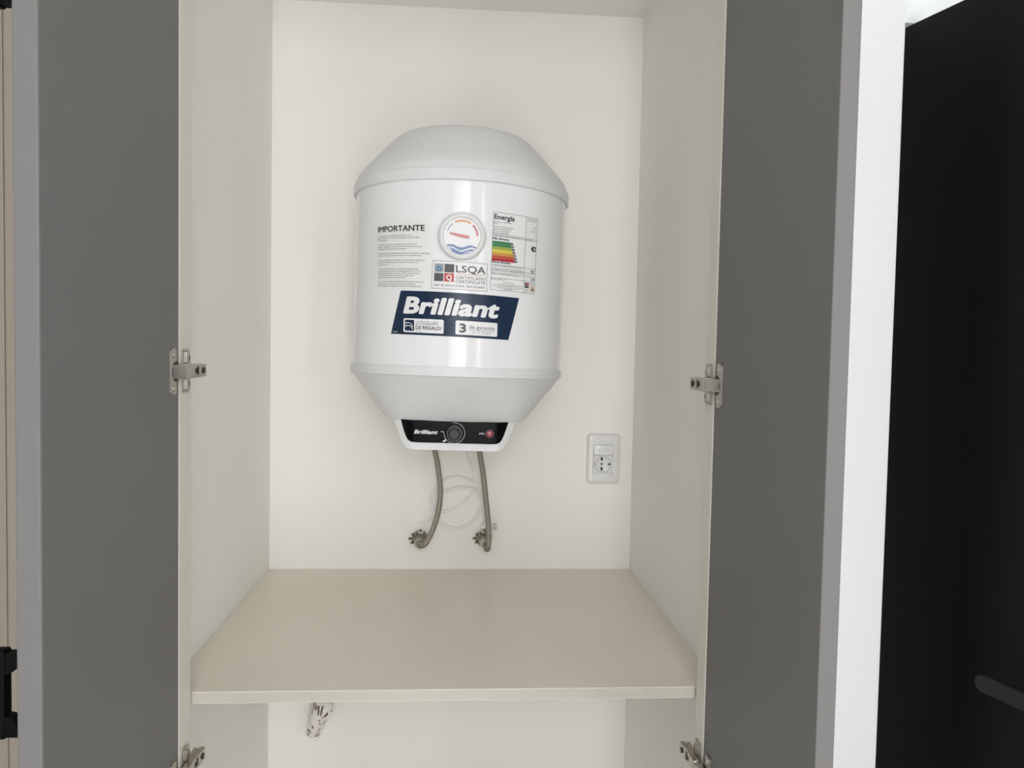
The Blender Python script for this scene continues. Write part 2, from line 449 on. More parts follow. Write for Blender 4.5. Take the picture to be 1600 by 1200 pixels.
def hinge(side, z):
    """side +1 left stile (inward is +X), -1 right stile"""
    px = PLx if side > 0 else PRx
    dface = -0.3765 if side > 0 else 0.3663
    yb = YF - .001 if side > 0 else YF + .0065
    X = lambda n: px + side * n
    D = lambda n: dface + side * n
    h = bpy.data.objects.new('hinge', None); COL.objects.link(h); h.parent = cab
    h.empty_display_size = 0.03
    h.location = (px, yb - YF, z)
    def ho(name, bm, mt, smooth=True):
        bmesh.ops.translate(bm, verts=bm.verts, vec=(-px, -yb, -z))
        bmesh.ops.recalc_face_normals(bm, faces=bm.faces)
        return obj(name, bm, mt, h, smooth=smooth)
    def plate(y0, y1, z0, z1, f, n0, n1, r, bev=.0008):
        b = nb()
        prism(b, rrect(y0, y1, z0, z1, r), lambda a, c: (f(n0), a, c), lambda a, c: (f(n1), a, c))
        bmesh.ops.bevel(b, geom=[e for e in b.edges], offset=bev, segments=1, affect='EDGES')
        return b
    # mounting plate: tall wing with a middle block
    wy = yb + .0235
    b = plate(wy - .0165, wy + .0085, z - .030, z + .030, X, 0, .003, .006)
    for s in (-1, 1):
        b2 = plate(wy - .0085, wy - .0045, z + s * .0185 - .0085, z + s * .0185 + .0085, X, .003, .0052, .0019, .0005)
        me = bpy.data.meshes.new('t'); b2.to_mesh(me); b2.free(); b.from_mesh(me); bpy.data.meshes.remove(me)
    box(b, min(X(0), X(.006)), max(X(0), X(.006)), yb + .008, yb + .060, z - .008, z + .008, bev=.001)
    ho('mounting_plate', b, M['chrome'])
    for s in (-1, 1):
        b = nb(); lathe(b, [(.0045, 0), (.0045, .0008), (.0032, .0014)], (X(.003), wy + .003, z + s * .018), (side, 0, 0), 14)
        ho('screw', b, M['chrome'])
        b = nb(); cx = X(.0044)
        box(b, min(cx, cx + side * .0004), max(cx, cx + side * .0004), wy + .003 - .0006, wy + .003 + .0006, z + s * .018 - .0028, z + s * .018 + .0028)
        ho('screw_slot', b, M['dark_steel'], False)
    # arm: channel running back over the mounting plate, profile raised at the far end
    b = nb()
    prof = [(.004, yb - .001), (.0125, yb - .0010), (.0138, yb + .0005), (.0135, yb + .034), (.0155, yb + .046), (.0165, yb + .060), (.010, yb + .062), (.006, yb + .052), (.004, yb + .03)]
    prism(b, prof, lambda n, y: (X(n), y, z - .0100 + max(0, (y - yb - .03)) * .05), lambda n, y: (X(n), y, z + .0100 - max(0, (y - yb - .03)) * .05))
    bmesh.ops.bevel(b, geom=[e for e in b.edges], offset=.0006, segments=1, affect='EDGES')
    ho('arm', b, M['chrome'])
    b = nb(); lathe(b, [(.0045, 0), (.0045, .001), (.003, .0014)], (X(.0158), yb + .050, z), (side, 0, 0), 14); ho('screw', b, M['dark_steel'])
    b = nb(); lathe(b, [(.004, 0), (.004, .0006)], (X(.0134), yb + .026, z), (side, 0, 0), 12)
    box(b, min(X(.0133), X(.0141)), max(X(.0133), X(.0141)), yb + .031, yb + .036, z - .006, z + .006); ho('slot', b, M['dark_steel'])
    # link from the cup on the leaf across to the arm
    b = nb()
    pts = [(D(0.0005), yb - .034), (D(.003), yb - .0335), (X(.0135), yb - .0085), (X(.0140), yb - .004), (X(.0120), yb - .001), (D(.0005), yb - .005)]
    prism(b, pts, lambda x, y: (x, y, z - .0090), lambda x, y: (x, y, z + .0090))
    bmesh.ops.bevel(b, geom=[e for e in b.edges], offset=.0008, segments=1, affect='EDGES')
    ho('link', b, M['chrome'])
    # cup flange on the leaf, with the dark cup recess
    cy = yb - .026
    b = plate(cy - .0085, cy + .0085, z - .031, z + .031, D, 0, .0034, .005, .0004)
    ho('cup_flange', b, M['chrome'])
    b = nb(); lathe(b, [(.0135, 0), (.0135, .0006)], (D(0.0031), cy + .006, z), (side, 0, 0), 24); ho('cup', b, M['dark_steel'])
    for s in (-1, 1):
        b = nb(); lathe(b, [(.0042, 0), (.0042, .0008), (.003, .0013)], (D(.0032), cy + .001, z + s * .0225), (side, 0, 0), 14); ho('screw', b, M['chrome'])
    return h


hinge(1, 1.4632); hinge(-1, 1.4562)
hinge(1, 0.9040); hinge(-1, 0.8970)

# ------------------------------------------------------------------ water heater
HT = thing('water_heater', 'white domed electric water heater hanging on the alcove wall above the shelf', 'water heater', (-0.0019, -0.23, H), (-0.0151, 0.0158, 0))
RB = 0.2035
N = 96


def ring(r, z, n=N): return [(r * math.cos(2 * PI * i / n), r * math.sin(2 * PI * i / n), z) for i in range(n)]


def hlathe(name, prof, mt, cap0=True, cap1=True, **k):
    b = nb(); loft(b, [ring(r, z) for r, z in prof], cap0, cap1)
    return obj(name, b, mt, HT, smooth=True, **k)


hlathe('top_cap', [(.2045, .2862), (.2072, .2855), (.2085, .2870), (.2085, .3035), (.2081, .3052), (.2068, .3068), (.2035, .3155), (.2000, .3228), (.1890, .3360), (.1780, .3480), (.1625, .3655), (.1470, .3825), (.1350, .3945), (.1280, .4000), (.1200, .4032), (.1120, .4045), (.1000, .4052), (.04, .4058)], M['plastic'], angle=0.3)
tank = hlathe('tank_body', [(RB - .004, -.048), (RB, -.0475), (RB, .120), (RB, .2865), (RB - .004, .288)], M['enamel'])


def sring(a, bf, bb, z, e, n=N):
    out = []
    for i in range(n):
        t = 2 * PI * i / n; c, s = math.cos(t), math.sin(t)
        x = a * math.copysign(abs(c) ** (2 / e), c); y = (bb if s > 0 else bf) * math.copysign(abs(s) ** (2 / e), s)
        out.append((x, y, z))
    return out


rb = 0.2056
b = nb()
rings = [sring(rb - .003, rb - .003, rb - .003, -.0335, 2), sring(rb - .0006, rb - .0006, rb - .0006, -.0335, 2), sring(rb, rb, rb, -.0345, 2),
         sring(rb, rb, rb, -.0500, 2), sring(rb - .0012, rb - .0012, rb - .0012, -.0508, 2), sring(rb - .0035, rb - .0035, rb - .0035, -.0512, 2)]
for k in range(1, 9):
    t = k / 8
    a = .2025 + (.1345 - .2025) * t
    bf = .2025 + (.1160 - .2025) * t + .002 * math.sin(PI * t)
    rings.append(sring(a, bf, .2020 + (.15 - .2020) * t, -.0515 + (-.1330 + .0515) * t, 2 + 1.6 * t * t))
rings += [sring(.1290, .1135, .148, -.1348, 3.6), sring(.120, .105, .14, -.1352, 3.6)]
loft(b, rings)
bmesh.ops.recalc_face_normals(b, faces=b.faces)
obj('bottom_cap', b, M['plastic'], HT, smooth=True, angle=0.3)


def front_y(x, hw):
    a = max(0.0, abs(x) - .079) / .035
    return -0.1125 + a ** 1.25 * .024


LV = [(-.1330, .1140), (-.140, .1112), (-.150, .1072), (-.160, .1030), (-.1690, .0988), (-.1765, .0948), (-.1820, .0905), (-.1856, .0855), (-.1872, .0795), (-.1876, .0700)]
b = nb()
rings = []
for z, hw in LV:
    xs_ = [-hw, -hw + .002, -hw + .006, -hw + .012, -hw + .02, -hw + .028, -hw + .034, -.03, 0, .03, hw - .034, hw - .028, hw - .02, hw - .012, hw - .006, hw - .002, hw]
    rings.append([(x, front_y(x, hw), z) for x in xs_] + [(hw, .03, z), (hw - .02, .08, z), (-hw + .02, .08, z), (-hw, .03, z)])
loft(b, rings)
bmesh.ops.recalc_face_normals(b, faces=b.faces)
housing = obj('control_housing', b, M['plastic'], HT, smooth=True, angle=0.9)


def hw_at(z):
    for (z0, h0), (z1, h1) in zip(LV, LV[1:]):
        if z1 <= z <= z0: return h0 + (h1 - h0) * (z - z0) / (z1 - z0)
    return LV[0][1]


b = nb()
PV = [(-.1334, .0995), (-.140, .0975), (-.148, .0950), (-.156, .0922), (-.163, .0893), (-.1685, .0862), (-.1718, .0825), (-.1738, .0775), (-.1742, .0720)]
cols_ = 34
grid = []
for z, hp in PV:
    row = []
    for i in range(cols_ + 1):
        x = -hp + 2 * hp * i / cols_
        ef = min(1, (hp - abs(x)) / .004)
        row.append(b.verts.new((x, front_y(x, hw_at(z)) - .0004 - .0014 * ef, z)))
    grid.append(row)
for r0, r1 in zip(grid, grid[1:]):
    for i in range(cols_): b.faces.new((r0[i], r1[i], r1[i + 1], r0[i + 1]))
bmesh.ops.recalc_face_normals(b, faces=b.faces)
panel = obj('control_panel', b, M['panel'], HT, smooth=True)
YP = -.1125 - .0018

# ---- text: built as thin flat letter meshes
_cache = {}


def text_geo(s, shear=0.0, align='LEFT', spacing=1.0, line=1.0, res=2):
    key = (s, shear, align, spacing, line, res)
    if key in _cache: return _cache[key]
    c = bpy.data.curves.new('t', 'FONT'); c.body = s; c.size = 1.0; c.resolution_u = res; c.shear = shear
    c.align_x = align; c.space_character = spacing; c.space_line = line; c.fill_mode = 'FRONT'
    o = bpy.data.objects.new('t', c); COL.objects.link(o)
    bpy.context.view_layer.update()
    dg = bpy.context.evaluated_depsgraph_get()
    me = bpy.data.meshes.new_from_object(o.evaluated_get(dg))
    vs = [(v.co.x, v.co.y) for v in me.vertices]; fs = [tuple(p.vertices) for p in me.polygons]
    bpy.data.objects.remove(o); bpy.data.curves.remove(c); bpy.data.meshes.remove(me)
    _cache[key] = (vs, fs); return vs, fs


def put_text(bm, s, fx, left, base, width=None, cap=None, right=None, center=None, bold=0.0, **k):
    """fx maps label (s,t-down) to 3D. cap: capital height and width in label units; bold: overprint radius in em"""
    vs, fs = text_geo(s, **k)
    x0 = min(v[0] for v in vs); x1 = max(v[0] for v in vs)
    ky = cap / (0.727 + 2 * bold)
    kx = width / (x1 - x0 + 2 * bold) if width else ky
    wd = (x1 - x0 + 2 * bold) * kx
    if right is not None: left = right - wd
    if center is not None: left = center - wd / 2
    n = 0 if not bold else (16 if bold > .04 else 8 if bold >= .02 else 4)
    for lay, (dx, dy) in enumerate([(0, 0)] + [(bold * math.cos(2 * PI * q / n + PI / 4), bold * math.sin(2 * PI * q / n + PI / 4)) for q in range(n)]):
        nv = [bm.verts.new(fx(left + (x - x0 + bold + dx) * kx, base - (y + bold + dy) * ky)) for x, y in vs]
        for v in nv: v.co.y -= lay * 1.5e-5
        for f in fs:
            try: bm.faces.new([nv[q] for q in f])
            except ValueError: pass


def poly2(bm, pts, fx):
    try: bm.faces.new([bm.verts.new(fx(*p)) for p in pts])
    except ValueError: pass


def strip(bm, pts, wd, fx):
    """thick polyline in label units; wd number or list"""
    P = [Vector((p[0], p[1])) for p in pts]; n = len(P); ww = wd if isinstance(wd, (list, tuple)) else [wd] * n
    A, B = [], []
    for i in range(n):
        t = (P[min(i + 1, n - 1)] - P[max(i - 1, 0)]).normalized(); q = Vector((-t.y, t.x)) * ww[i] / 2
        a = P[i] + q; c = P[i] - q
        A.append(bm.verts.new(fx(a.x, a.y))); B.append(bm.verts.new(fx(c.x, c.y)))
    for i in range(n - 1): bm.faces.new((A[i], A[i + 1], B[i + 1], B[i]))


def rect2(bm, s0, s1, t0, t1, fx, n=1):
    for i in range(n):
        a = s0 + (s1 - s0) * i / n; c = s0 + (s1 - s0) * (i + 1) / n
        poly2(bm, [(a, t0), (a, t1), (c, t1), (c, t0)], fx)


def outline(bm, s0, s1, t0, t1, ws, wt, fx, n=14):
    rect2(bm, s0, s1, t0, t0 + wt, fx, n); rect2(bm, s0, s1, t1 - wt, t1, fx, n)
    rect2(bm, s0, s0 + ws, t0, t1, fx); rect2(bm, s1 - ws, s1, t0, t1, fx)


def cyl_map(corners, lift, W=1.0, Hh=1.0):
    """corners (u,z): top-left, top-right, bottom-right, bottom-left. label coordinates run 0..W, 0..Hh (down)"""
    (a, b_, c, d) = [Vector(q) for q in corners]
    def fx(s, t, l=lift):
        s /= W; t /= Hh
        p = (a * (1 - s) + b_ * s) * (1 - t) + (d * (1 - s) + c * s) * t
        r = RB + l; th = p.x / RB
        return (r * math.sin(th), -r * math.cos(th), p.y)
    return fx


def sheet(bm, fx, W, Hh, ns=24, nt=6, warp=None):
    V = [[bm.verts.new(fx(W * i / ns, Hh * j / nt)) for i in range(ns + 1)] for j in range(nt + 1)]
    for j in range(nt):
        for i in range(ns): bm.faces.new((V[j][i], V[j + 1][i], V[j + 1][i + 1], V[j][i + 1]))
    bmesh.ops.recalc_face_normals(bm, faces=bm.faces)


def ink(name, bm, mt, parent, label=None):
    bm.normal_update()
    for f in bm.faces:
        c = f.calc_center_median()
        if f.normal.y > 0: f.normal_flip()
    return obj(name, bm, mt, parent, label=label)


# ---- sticker 1: IMPORTANTE notice (label units: px of the notice, 86 x 105)
cIMP = [(-.1690, .2180), (-.0512, .2163), (-.0478, .0975), (-.1625, .1005)]
W1, H1 = 86.0, 105.0
fxp = cyl_map(cIMP, .00025, W1, H1); fx = cyl_map(cIMP, .00075, W1, H1)
b = nb(); sheet(b, fxp, W1, H1); st = obj('notice_sticker', b, M['paper'], HT, smooth=True, label='off-white paper notice headed IMPORTANTE in black')
b = nb(); put_text(b, 'IMPORTANTE', fx, 3.6, 16.6, width=73.5, cap=9.6, bold=0.022, res=3); ink('heading', b, M['black_ink'], st)
paras = [(23.6, ['1. Lea atentamente el manual de instalación, uso y', 'mantenimiento en el manual que se adjunta antes de instalar', 'el termotanque.']),
         (37.4, ['2. Cada dos (2) años se recomienda sustituir el ánodo de', 'magnesio, realizando esta acción garantiza sustente el tanque,', 'prolongando la vida útil de su termotanque.']),
         (51.2, ['3. Mensualmente debe realizarse la limpieza de la válvula de seguridad,', 'situada en el caño de entrada, indicado por la arandela azul.']),
         (61.6, ['4. Para el mantenimiento periódico y en particular la sustitución', 'del ánodo de magnesio puede solicitar la intervención del', 'servicio técnico.']),
         (75.0, ['5. La línea eléctrica donde se conecta el termotanque debe', 'estar protegida por una llave termomagnética de 10A o por un', 'interruptor diferencial de corriente nominal a 30 mA. Nunca', 'deberá tomarse a través de adaptador y asegurarse la', 'existencia de una buena conexión a tierra.']),
         (95.4 - .6, ['6. En el caso de existir en la línea de alimentación de agua una', 'presión superior a 4 bar debe colocarse una válvula de', 'alivio 6 kg/cm2 para evitar que la válvula de seguridad gotee.'])]
for t0, lines in paras:
    b = nb()
    for i, l in enumerate(lines):
        put_text(b, l, fx, 3.4, t0 + 3.45 * i, width=len(l) * 1.135, cap=1.85, res=1, bold=0.014)
    ink('paragraph', b, M['grey_ink'], st)['kind'] = 'stuff'

# ---- sticker 2: quality certificate (86 x 49)
cCER = [(-.0476, .1478), (.0482, .1458), (.0486, .0977), (-.0479, .0995)]
W2, H2 = 86.0, 46.0
fxp = cyl_map(cCER, .00035, W2, H2); fx = cyl_map(cCER, .0008, W2, H2)
b = nb(); sheet(b, fxp, W2, H2, 14, 4); st = obj('certificate_sticker', b, M['paper_white'], HT, smooth=True, label='white certificate label with four squares and LSQA lettering')
b = nb(); outline(b, .4, W2 - .4, .3, H2 - .3, .5, .5, fx); ink('border', b, M['grey_ink'], st)
for q in ((19.5, 34.3, 5.0, 18.7), (3.8, 18.2, 20.2, 33.5)):
    b = nb(); rect2(b, *q, fx, 2); ink('dark_square', b, M['grey_ink'], st)
b = nb(); rect2(b, 3.8, 18.2, 5.0, 18.7, fx, 2); ink('grey_square', b, M['silver_ink'], st)
b = nb(); rect2(b, 19.5, 34.3, 20.2, 33.5, fx, 2); ink('red_square', b, M['red_ink'], st)
fx3 = cyl_map(cCER, .0011, W2, H2)
b = nb()
tri = [(11, 6.6), (5.4, 16.6), (16.6, 16.6)]
for i in range(3):
    p, q = Vector(tri[i]), Vector(tri[(i + 1) % 3]); c_ = Vector((11, 13.0))
    p2 = p.lerp(q, .1); q2 = p.lerp(q, .78)
    strip(b, [p2.lerp(c_, .18), q2.lerp(c_, .18)], 2.3, fx3)
ink('triangle_emblem', b, M['blue_ink'], st)
b = nb(); put_text(b, 'Q', fx3, 0, 31.2, cap=9.2, center=26.9, bold=0.035, res=3); ink('letter_q', b, M['white_ink'], st)
b = nb(); put_text(b, 'LSQA', fx, 37.0, 17.6, width=45.8, cap=12.0, bold=0.014, res=3); ink('name_lettering', b, M['grey_ink'], st)
b = nb(); rect2(b, 37, 82.6, 20.0, 20.5, fx, 8); ink('underline', b, M['red_ink'], st)
for a_, k_ in ((('CERTIFICADO', fx, 37.0, 28.4), dict(width=46.2, cap=5.2)), (('CERTIFICATE', fx, 37.0, 35.0), dict(width=46.2, cap=5.2)),
               (('UNIT IEC 60335-2-21:2012   REG. PR234/001', fx, 3.8, 41.4), dict(width=77.5, cap=3.5, bold=0.006))):
    b = nb(); put_text(b, *a_, **k_); ink('lettering', b, M['grey_ink'], st)

# ---- sticker 3: energy label (70 x 127)
cEN = [(.0550, .2362), (.1484, .2344), (.1462, .1004), (.0538, .1016)]
W3, H3 = 70.0, 125.0
fxp = cyl_map(cEN, .00025, W3, H3); fx = cyl_map(cEN, .0007, W3, H3)
b = nb(); sheet(b, cyl_map([(.0535, .2378), (.1499, .2360), (.1478, .0960), (.0525, .0980)], .00025, 1, 1), 1, 1, 14, 6)
st = obj('energy_sticker', b, M['paper_white'], HT, smooth=True, label='white energy efficiency label with a green to red bar scale')
b = nb()
outline(b, .2, W3 - .2, .2, H3 - .2, .45, .45, fx)
rect2(b, 49.4, 49.85, .2, 34.6, fx)
outline(b, 1.6, W3 - .6, 35.0, 38.6, .35, .35, fx)
rect2(b, 49.4, 49.85, 38.6, H3 - .2, fx)
for t in (83.6, 91.6, 96.8, 105.0): rect2(b, .2, W3 - .2, t, t + .4, fx, 10)
ink('rule_lines', b, M['black_ink'], st)
for a_, k_ in ((('Energía', fx, 1.5, 11.6), dict(width=29.5, cap=8.6, bold=0.024, res=3)), (('Más eficiente', fx, .9, 44.2), dict(width=22.5, cap=4.0, bold=0.03)),
               (('Menos eficiente', fx, .6, 81.4), dict(width=26.5, cap=4.0, bold=0.03)), (('98,7', fx, 0, 91.0), dict(right=68.6, cap=5.4, width=7.6, bold=0.01)),
               (('1,69', fx, 0, 103.6), dict(right=68.6, cap=5.4, width=7.2, bold=0.01))):
    b = nb(); put_text(b, *a_, **k_); ink('bold_lettering', b, M['black_ink'], st)
b = nb()
for t, l, wd in ((16.6, 'Fabricante o importador', 27), (19.7, 'Marca', 6.4), (24.2, 'Modelo / Tensión nominal (V)', 28.5), (27.6, 'Capacidad nominal (litros)', 25), (31.0, 'Presión nominal (MPa)', 22), (34.2, 'Potencia nominal (W)', 21),
                 (38.0, ' Temperatura de ensayo del agua 15 °C / ambiente 20 °C', 64), (86.6, 'CONSUMO DE ENERGÍA MENSUAL EN kWh', 44), (90.4, 'de ensayo con temperatura fija de agua caliente', 47), (94.6, 'VOLUMEN DE AGUA A 40 °C MEZCLADA EN LITROS', 46.5),
                 (100.0, 'TIEMPO DE CALENTAMIENTO EN HORAS', 40), (103.6, '', 0), (108.2, 'Norma UNIT 1157', 20)):
    if l: put_text(b, l, fx, 1.0, t, width=wd, cap=2.1, res=1, bold=0.014)
for t, l, wd in ((113.2, 'IMPORTANTE', 16), (116.6, 'EL CONSUMO REAL VARÍA DEPENDIENDO DE LAS', 40), (119.2, 'CONDICIONES DE USO DEL APARATO Y SU LOCALIZACIÓN', 46), (122.0, 'LA ETIQUETA NO DEBE RETIRARSE', 33), (124.0, 'HASTA HABER ADQUIRIDO', 14)):
    put_text(b, l, fx, 0, t - .8, center=25.5, width=wd, cap=1.7, res=1)
for t, l, wd in ((6.4, 'TERMOTANQUE ELÉCTRICO', 18.4), (8.8, 'DE ACUMULACIÓN', 12)):
    put_text(b, l, fx, 0, t - 2.2, center=60, width=wd, cap=1.7, res=1)
for t, l, wd in ((18.2, 'PS-30', 6.2), (21.8, '30 litros', 6.2), (25.2, 'VERTICAL 220 V', 12), (29.6, '30', 2.2), (32.4, '0,6', 2.2), (34.4, '9', 1)):
    put_text(b, l, fx, 0, t - 1.6, right=68, width=wd, cap=1.7, res=1)
put_text(b, 'LSQA', fx, 51.6, 120.4, width=7.4, cap=2.2, res=1, bold=0.01); put_text(b, 'CERTIFICADO', fx, 51.0, 123.2, width=8.2, cap=1.4, res=1)
put_text(b, 'EFICIENCIA', fx, 61.0, 108.6, width=8, cap=1.6, res=1, bold=0.01); put_text(b, 'ENERGÉTICA', fx, 61.0, 111.2, width=8, cap=1.4, res=1)
ink('fine_print', b, M['grey_ink'], st)['kind'] = 'stuff'
for i, g in enumerate(('g1', 'g2', 'g3', 'g4', 'g5', 'g6', 'g7')):
    t = 46.4 + i * 4.55; L = 26.0 + i * 1.25
    b = nb(); rect2(b, .8, L, t, t + 4.3, fx, 4); ink('efficiency_bar', b, M[g], st)
fx3 = cyl_map(cEN, .0010, W3, H3)
for i, ch in enumerate('ABCDEFG'):
    t = 46.4 + i * 4.55; L = 26.3 + i * 1.25
    b = nb(); poly2(b, [(L, t + .3), (L, t + 4.0), (L + 2.8, t + 4.0), (L + 4.4, t + 2.15), (L + 2.8, t + .3)], fx); ink('grade_arrow', b, M['black_ink'], st)
    b = nb(); put_text(b, ch, fx3, L + .9, t + 3.5, width=1.7, cap=2.6, res=1); ink('grade_letter', b, M['white_ink'], st)
b = nb(); poly2(b, [(59.6, 51.2), (62.2, 55.2), (68.4, 55.2), (68.4, 46.6), (62.2, 46.6)], fx); ink('rating_arrow', b, M['black_ink'], st)
b = nb(); put_text(b, 'A', fx3, 0, 53.6, center=65.4, cap=6.2, width=4.0, bold=0.01); ink('rating_letter', b, M['white_ink'], st)
for q in ((51.4, 54.8, 107.4, 111.4), (51.4, 58.8, 112.0, 116.2)):
    b = nb(); rect2(b, *q, fx); ink('dark_square', b, M['grey_ink'], st)
b = nb(); rect2(b, 55.2, 58.8, 107.4, 111.4, fx); ink('red_square', b, M['red_ink'], st)
b = nb(); strip(b, [(61.6, 113.6), (65.2, 112.8), (68.8, 113.6), (68.8, 118), (67.4, 120.6), (65.2, 122), (63, 120.6), (61.6, 118), (61.6, 113.6)], 1.0, fx); ink('shield_emblem', b, M['g5'], st)
b = nb(); strip(b, [(63.6, 117), (64.2, 115.2), (65.2, 114.6), (66.2, 115.2), (66.8, 117)], .8, fx); rect2(b, 63.6, 66.8, 117, 119.6, fx); ink('shield_mark', b, M['black_ink'], st)

# ---- sticker 4: navy brand banner, slanted ends (198 x 67)
cBA = [(-.1052, .0957), (.1110, .0909), (.0914, .0164), (-.1237, .0206)]
W4, H4 = 186.0, 66.0
fxp = cyl_map(cBA, .0004, W4, H4); fx = cyl_map(cBA, .0010, W4, H4); fx3 = cyl_map(cBA, .0014, W4, H4)
b = nb(); sheet(b, fxp, W4, H4, 30, 6); st = obj('brand_sticker', b, M['navy'], HT, smooth=True, label='navy blue slanted banner with white Brilliant lettering')
b = nb(); put_text(b, 'Brilliant', fx, 13.6, 34.6, width=144.5, cap=27.5, bold=0.044, res=4, spacing=1.03); ink('brand_lettering', b, M['white_ink'], st)


def un_slant(s, t):
    # the plaques stand upright on the slanted banner
    return s + (t - 53) * (W4 * 0.0) + (t - 50) * 0.26, t


def rpl(bm, s0, s1, t0, t1, r, fx_):
    pts = rrect(s0, s1, t0, t1, r, 4)
    n = 8
    # split in vertical slices so that it follows the curve
    cols = sorted({p[0] for p in pts} | {s0 + (s1 - s0) * k / n for k in range(n + 1)})
    def ext(x):
        d = min(x - s0, s1 - x)
        q = 0 if d >= r else r - math.sqrt(max(0, r * r - (r - d) ** 2))
        return t0 + q, t1 - q
    for a, c in zip(cols, cols[1:]):
        if c - a < 1e-6: continue
        (ta, tb), (tc, td) = ext(a), ext(c)
        poly2(bm, [un_slant(a, ta), un_slant(a, tb), un_slant(c, td), un_slant(c, tc)] if False else [(a, ta), (a, tb), (c, td), (c, tc)], fx_)


fxu = lambda s, t: fx(*un_slant(s, t)); fxu3 = lambda s, t: fx3(*un_slant(s, t))
for q in ((19.0, 82.0, 41.6, 62.6), (99.5, 162.8, 41.4, 62.4)):
    b = nb(); rpl(b, *q, 2.2, fxu); ink('plaque', b, M['paper_white'], st)
b = nb(); rpl(b, 21.6, 36.8, 43.8, 60.2, 1.6, fxu3); ink('hose_icon_square', b, M['navy'], st)
fxu4 = lambda s, t: cyl_map(cBA, .0018, W4, H4)(*un_slant(s, t))
b = nb()
for dt in (0, 4.2): strip(b, [(23.6, 49.2 + dt), (26, 47.8 + dt), (29, 48.2 + dt), (32, 50 + dt), (34.4, 53 + dt)], 1.0, fxu4)
for c_ in ((24.0, 48.8), (34.0, 53.4), (24.0, 53.2), (34.0, 56.8)):
    poly2(b, [(c_[0] + 1.2 * math.cos(k * PI / 4), c_[1] + 1.2 * math.sin(k * PI / 4)) for k in range(8)], fxu4)
ink('hose_icon', b, M['white_ink'], st)
for a_, k_ in ((('¡COLILLAS', fxu3, 39.6, 50.2), dict(width=33.5, cap=5.6)), (('DE REGALO!', fxu3, 39.4, 57.6), dict(width=39.5, cap=5.8, bold=0.022)),
               (('de garantía', fxu3, 119.5, 52.6), dict(width=38.8, cap=5.6)), (('3', fxu3, 105.0, 59.2), dict(width=10.2, cap=14.4, bold=0.03, res=3))):
    b = nb(); put_text(b, *a_, **k_); ink('plaque_lettering', b, M['grey_ink'], st)
for q in ((39.6, 48, 59.8, 60.2), (119.5, 128.5, 54.2, 54.7), (130.5, 158, 54.8, 55.3)):
    b = nb(); rect2(b, *q, fxu3, 4); ink('underline', b, M['grey_ink'], st)
b = nb(); put_text(b, 'en el tanque', fxu3, 124.0, 59.6, width=29.5, cap=4.0, res=1); ink('plaque_small_lettering', b, M['silver_ink'], st)
b = nb(); put_text(b, 'años', fxu4, 104.6, 52.6, width=5.8, cap=1.6, res=1); ink('years_lettering', b, M['black_ink'], st)
b = nb(); rect2(b, 3.2, 12.0, 62.0, 63.4, fx3); ink('corner_mark', b, M['silver_ink'], st)

# ---- temperature gauge
GU, GZ = 0.0022, 0.1893
ga = GU / RB
gx, gy = RB * math.sin(ga), -RB * math.cos(ga)
b = nb()
lathe(b, [(.0405, -.004), (.0405, .004), (.0400, .0075), (.0380, .0105), (.0350, .0118), (.0325, .0108), (.0312, .0075), (.0312, .004)], (gx, gy, GZ), (0, -1, 0), 64)
gauge = obj('temperature_gauge', b, M['bezel'], HT, smooth=True, label='round white thermometer dial under clear film')
b = nb(); lathe(b, [(.0312, .0040), (.0312, .0062)], (gx, gy, GZ), (0, -1, 0), 48); obj('dial', b, M['dial_face'], gauge, smooth=True)
gf = lambda lift: (lambda a, c: (gx + a, gy - .0062 - lift, GZ + c))
g1 = gf(.0005)


def arc(bm, r, wd, a0, a1, fx_, n=20):
    pts = [(r * math.cos(math.radians(a0 + (a1 - a0) * k / n)), r * math.sin(math.radians(a0 + (a1 - a0) * k / n))) for k in range(n + 1)]
    strip(bm, pts, wd, fx_)


b = nb(); arc(b, .0262, .0015, 163, 128, g1); ink('cold_arc', b, M['dial_blue'], gauge)
b = nb(); arc(b, .0262, .0034, 119, 57, g1); ink('warm_arc', b, M['orange'], gauge)
b = nb(); arc(b, .0262, .0034, 47, 2, g1); ink('hot_arc', b, M['pink_wave'], gauge)
b = nb()
def waveband(top, bot):
    P = lambda L: smooth_path([((x - 545) / 13.33 * .0011, -(y - 675) / 13.33 * .0011, 0) for x, y in L], 6)
    A, B = P(top), P(bot)
    va = [b.verts.new(g1(p.x, p.y)) for p in A]; vb = [b.verts.new(g1(p.x, p.y)) for p in B]
    for i in range(len(va) - 1): b.faces.new((va[i], va[i + 1], vb[i + 1], vb[i]))
waveband([(232, 858), (360, 853), (460, 893), (545, 910), (640, 885), (720, 858), (862, 898)], [(262, 905), (360, 900), (460, 950), (545, 965), (650, 930), (740, 900), (846, 928)])
waveband([(292, 918), (370, 930), (460, 975), (545, 995), (650, 965), (745, 938), (822, 958)], [(360, 1000), (420, 1030), (480, 1046), (545, 1052), (620, 1022), (700, 985), (800, 985)])
waveband([(590, 1052), (640, 1030), (700, 1005), (770, 1000)], [(600, 1060), (650, 1050), (700, 1030), (750, 1015)])
ink('water_waves', b, M['dial_blue'], gauge)
b = nb(); g2 = gf(.0022)
npts = [(-.0218, .0042), (-.0205, .0052), (-.004, .0030), (.0122, .0006), (.0126, -.0038), (.004, -.0034), (-.0205, .0028)]
prism(b, npts, lambda a, c: (gx + a, gy - .0062 - .0012, GZ + c), lambda a, c: (gx + a, gy - .0062 - .0022, GZ + c)); obj('needle', b, M['pink_wave'], gauge)
b = nb(); lathe(b, [(.0418, -.001), (.0422, .003), (.0412, .0085), (.0385, .0125), (.0345, .0136), (.026, .0132), (.014, .0131), (.003, .0130)], (gx, gy, GZ), (0, -1, 0), 64, cap0=False)
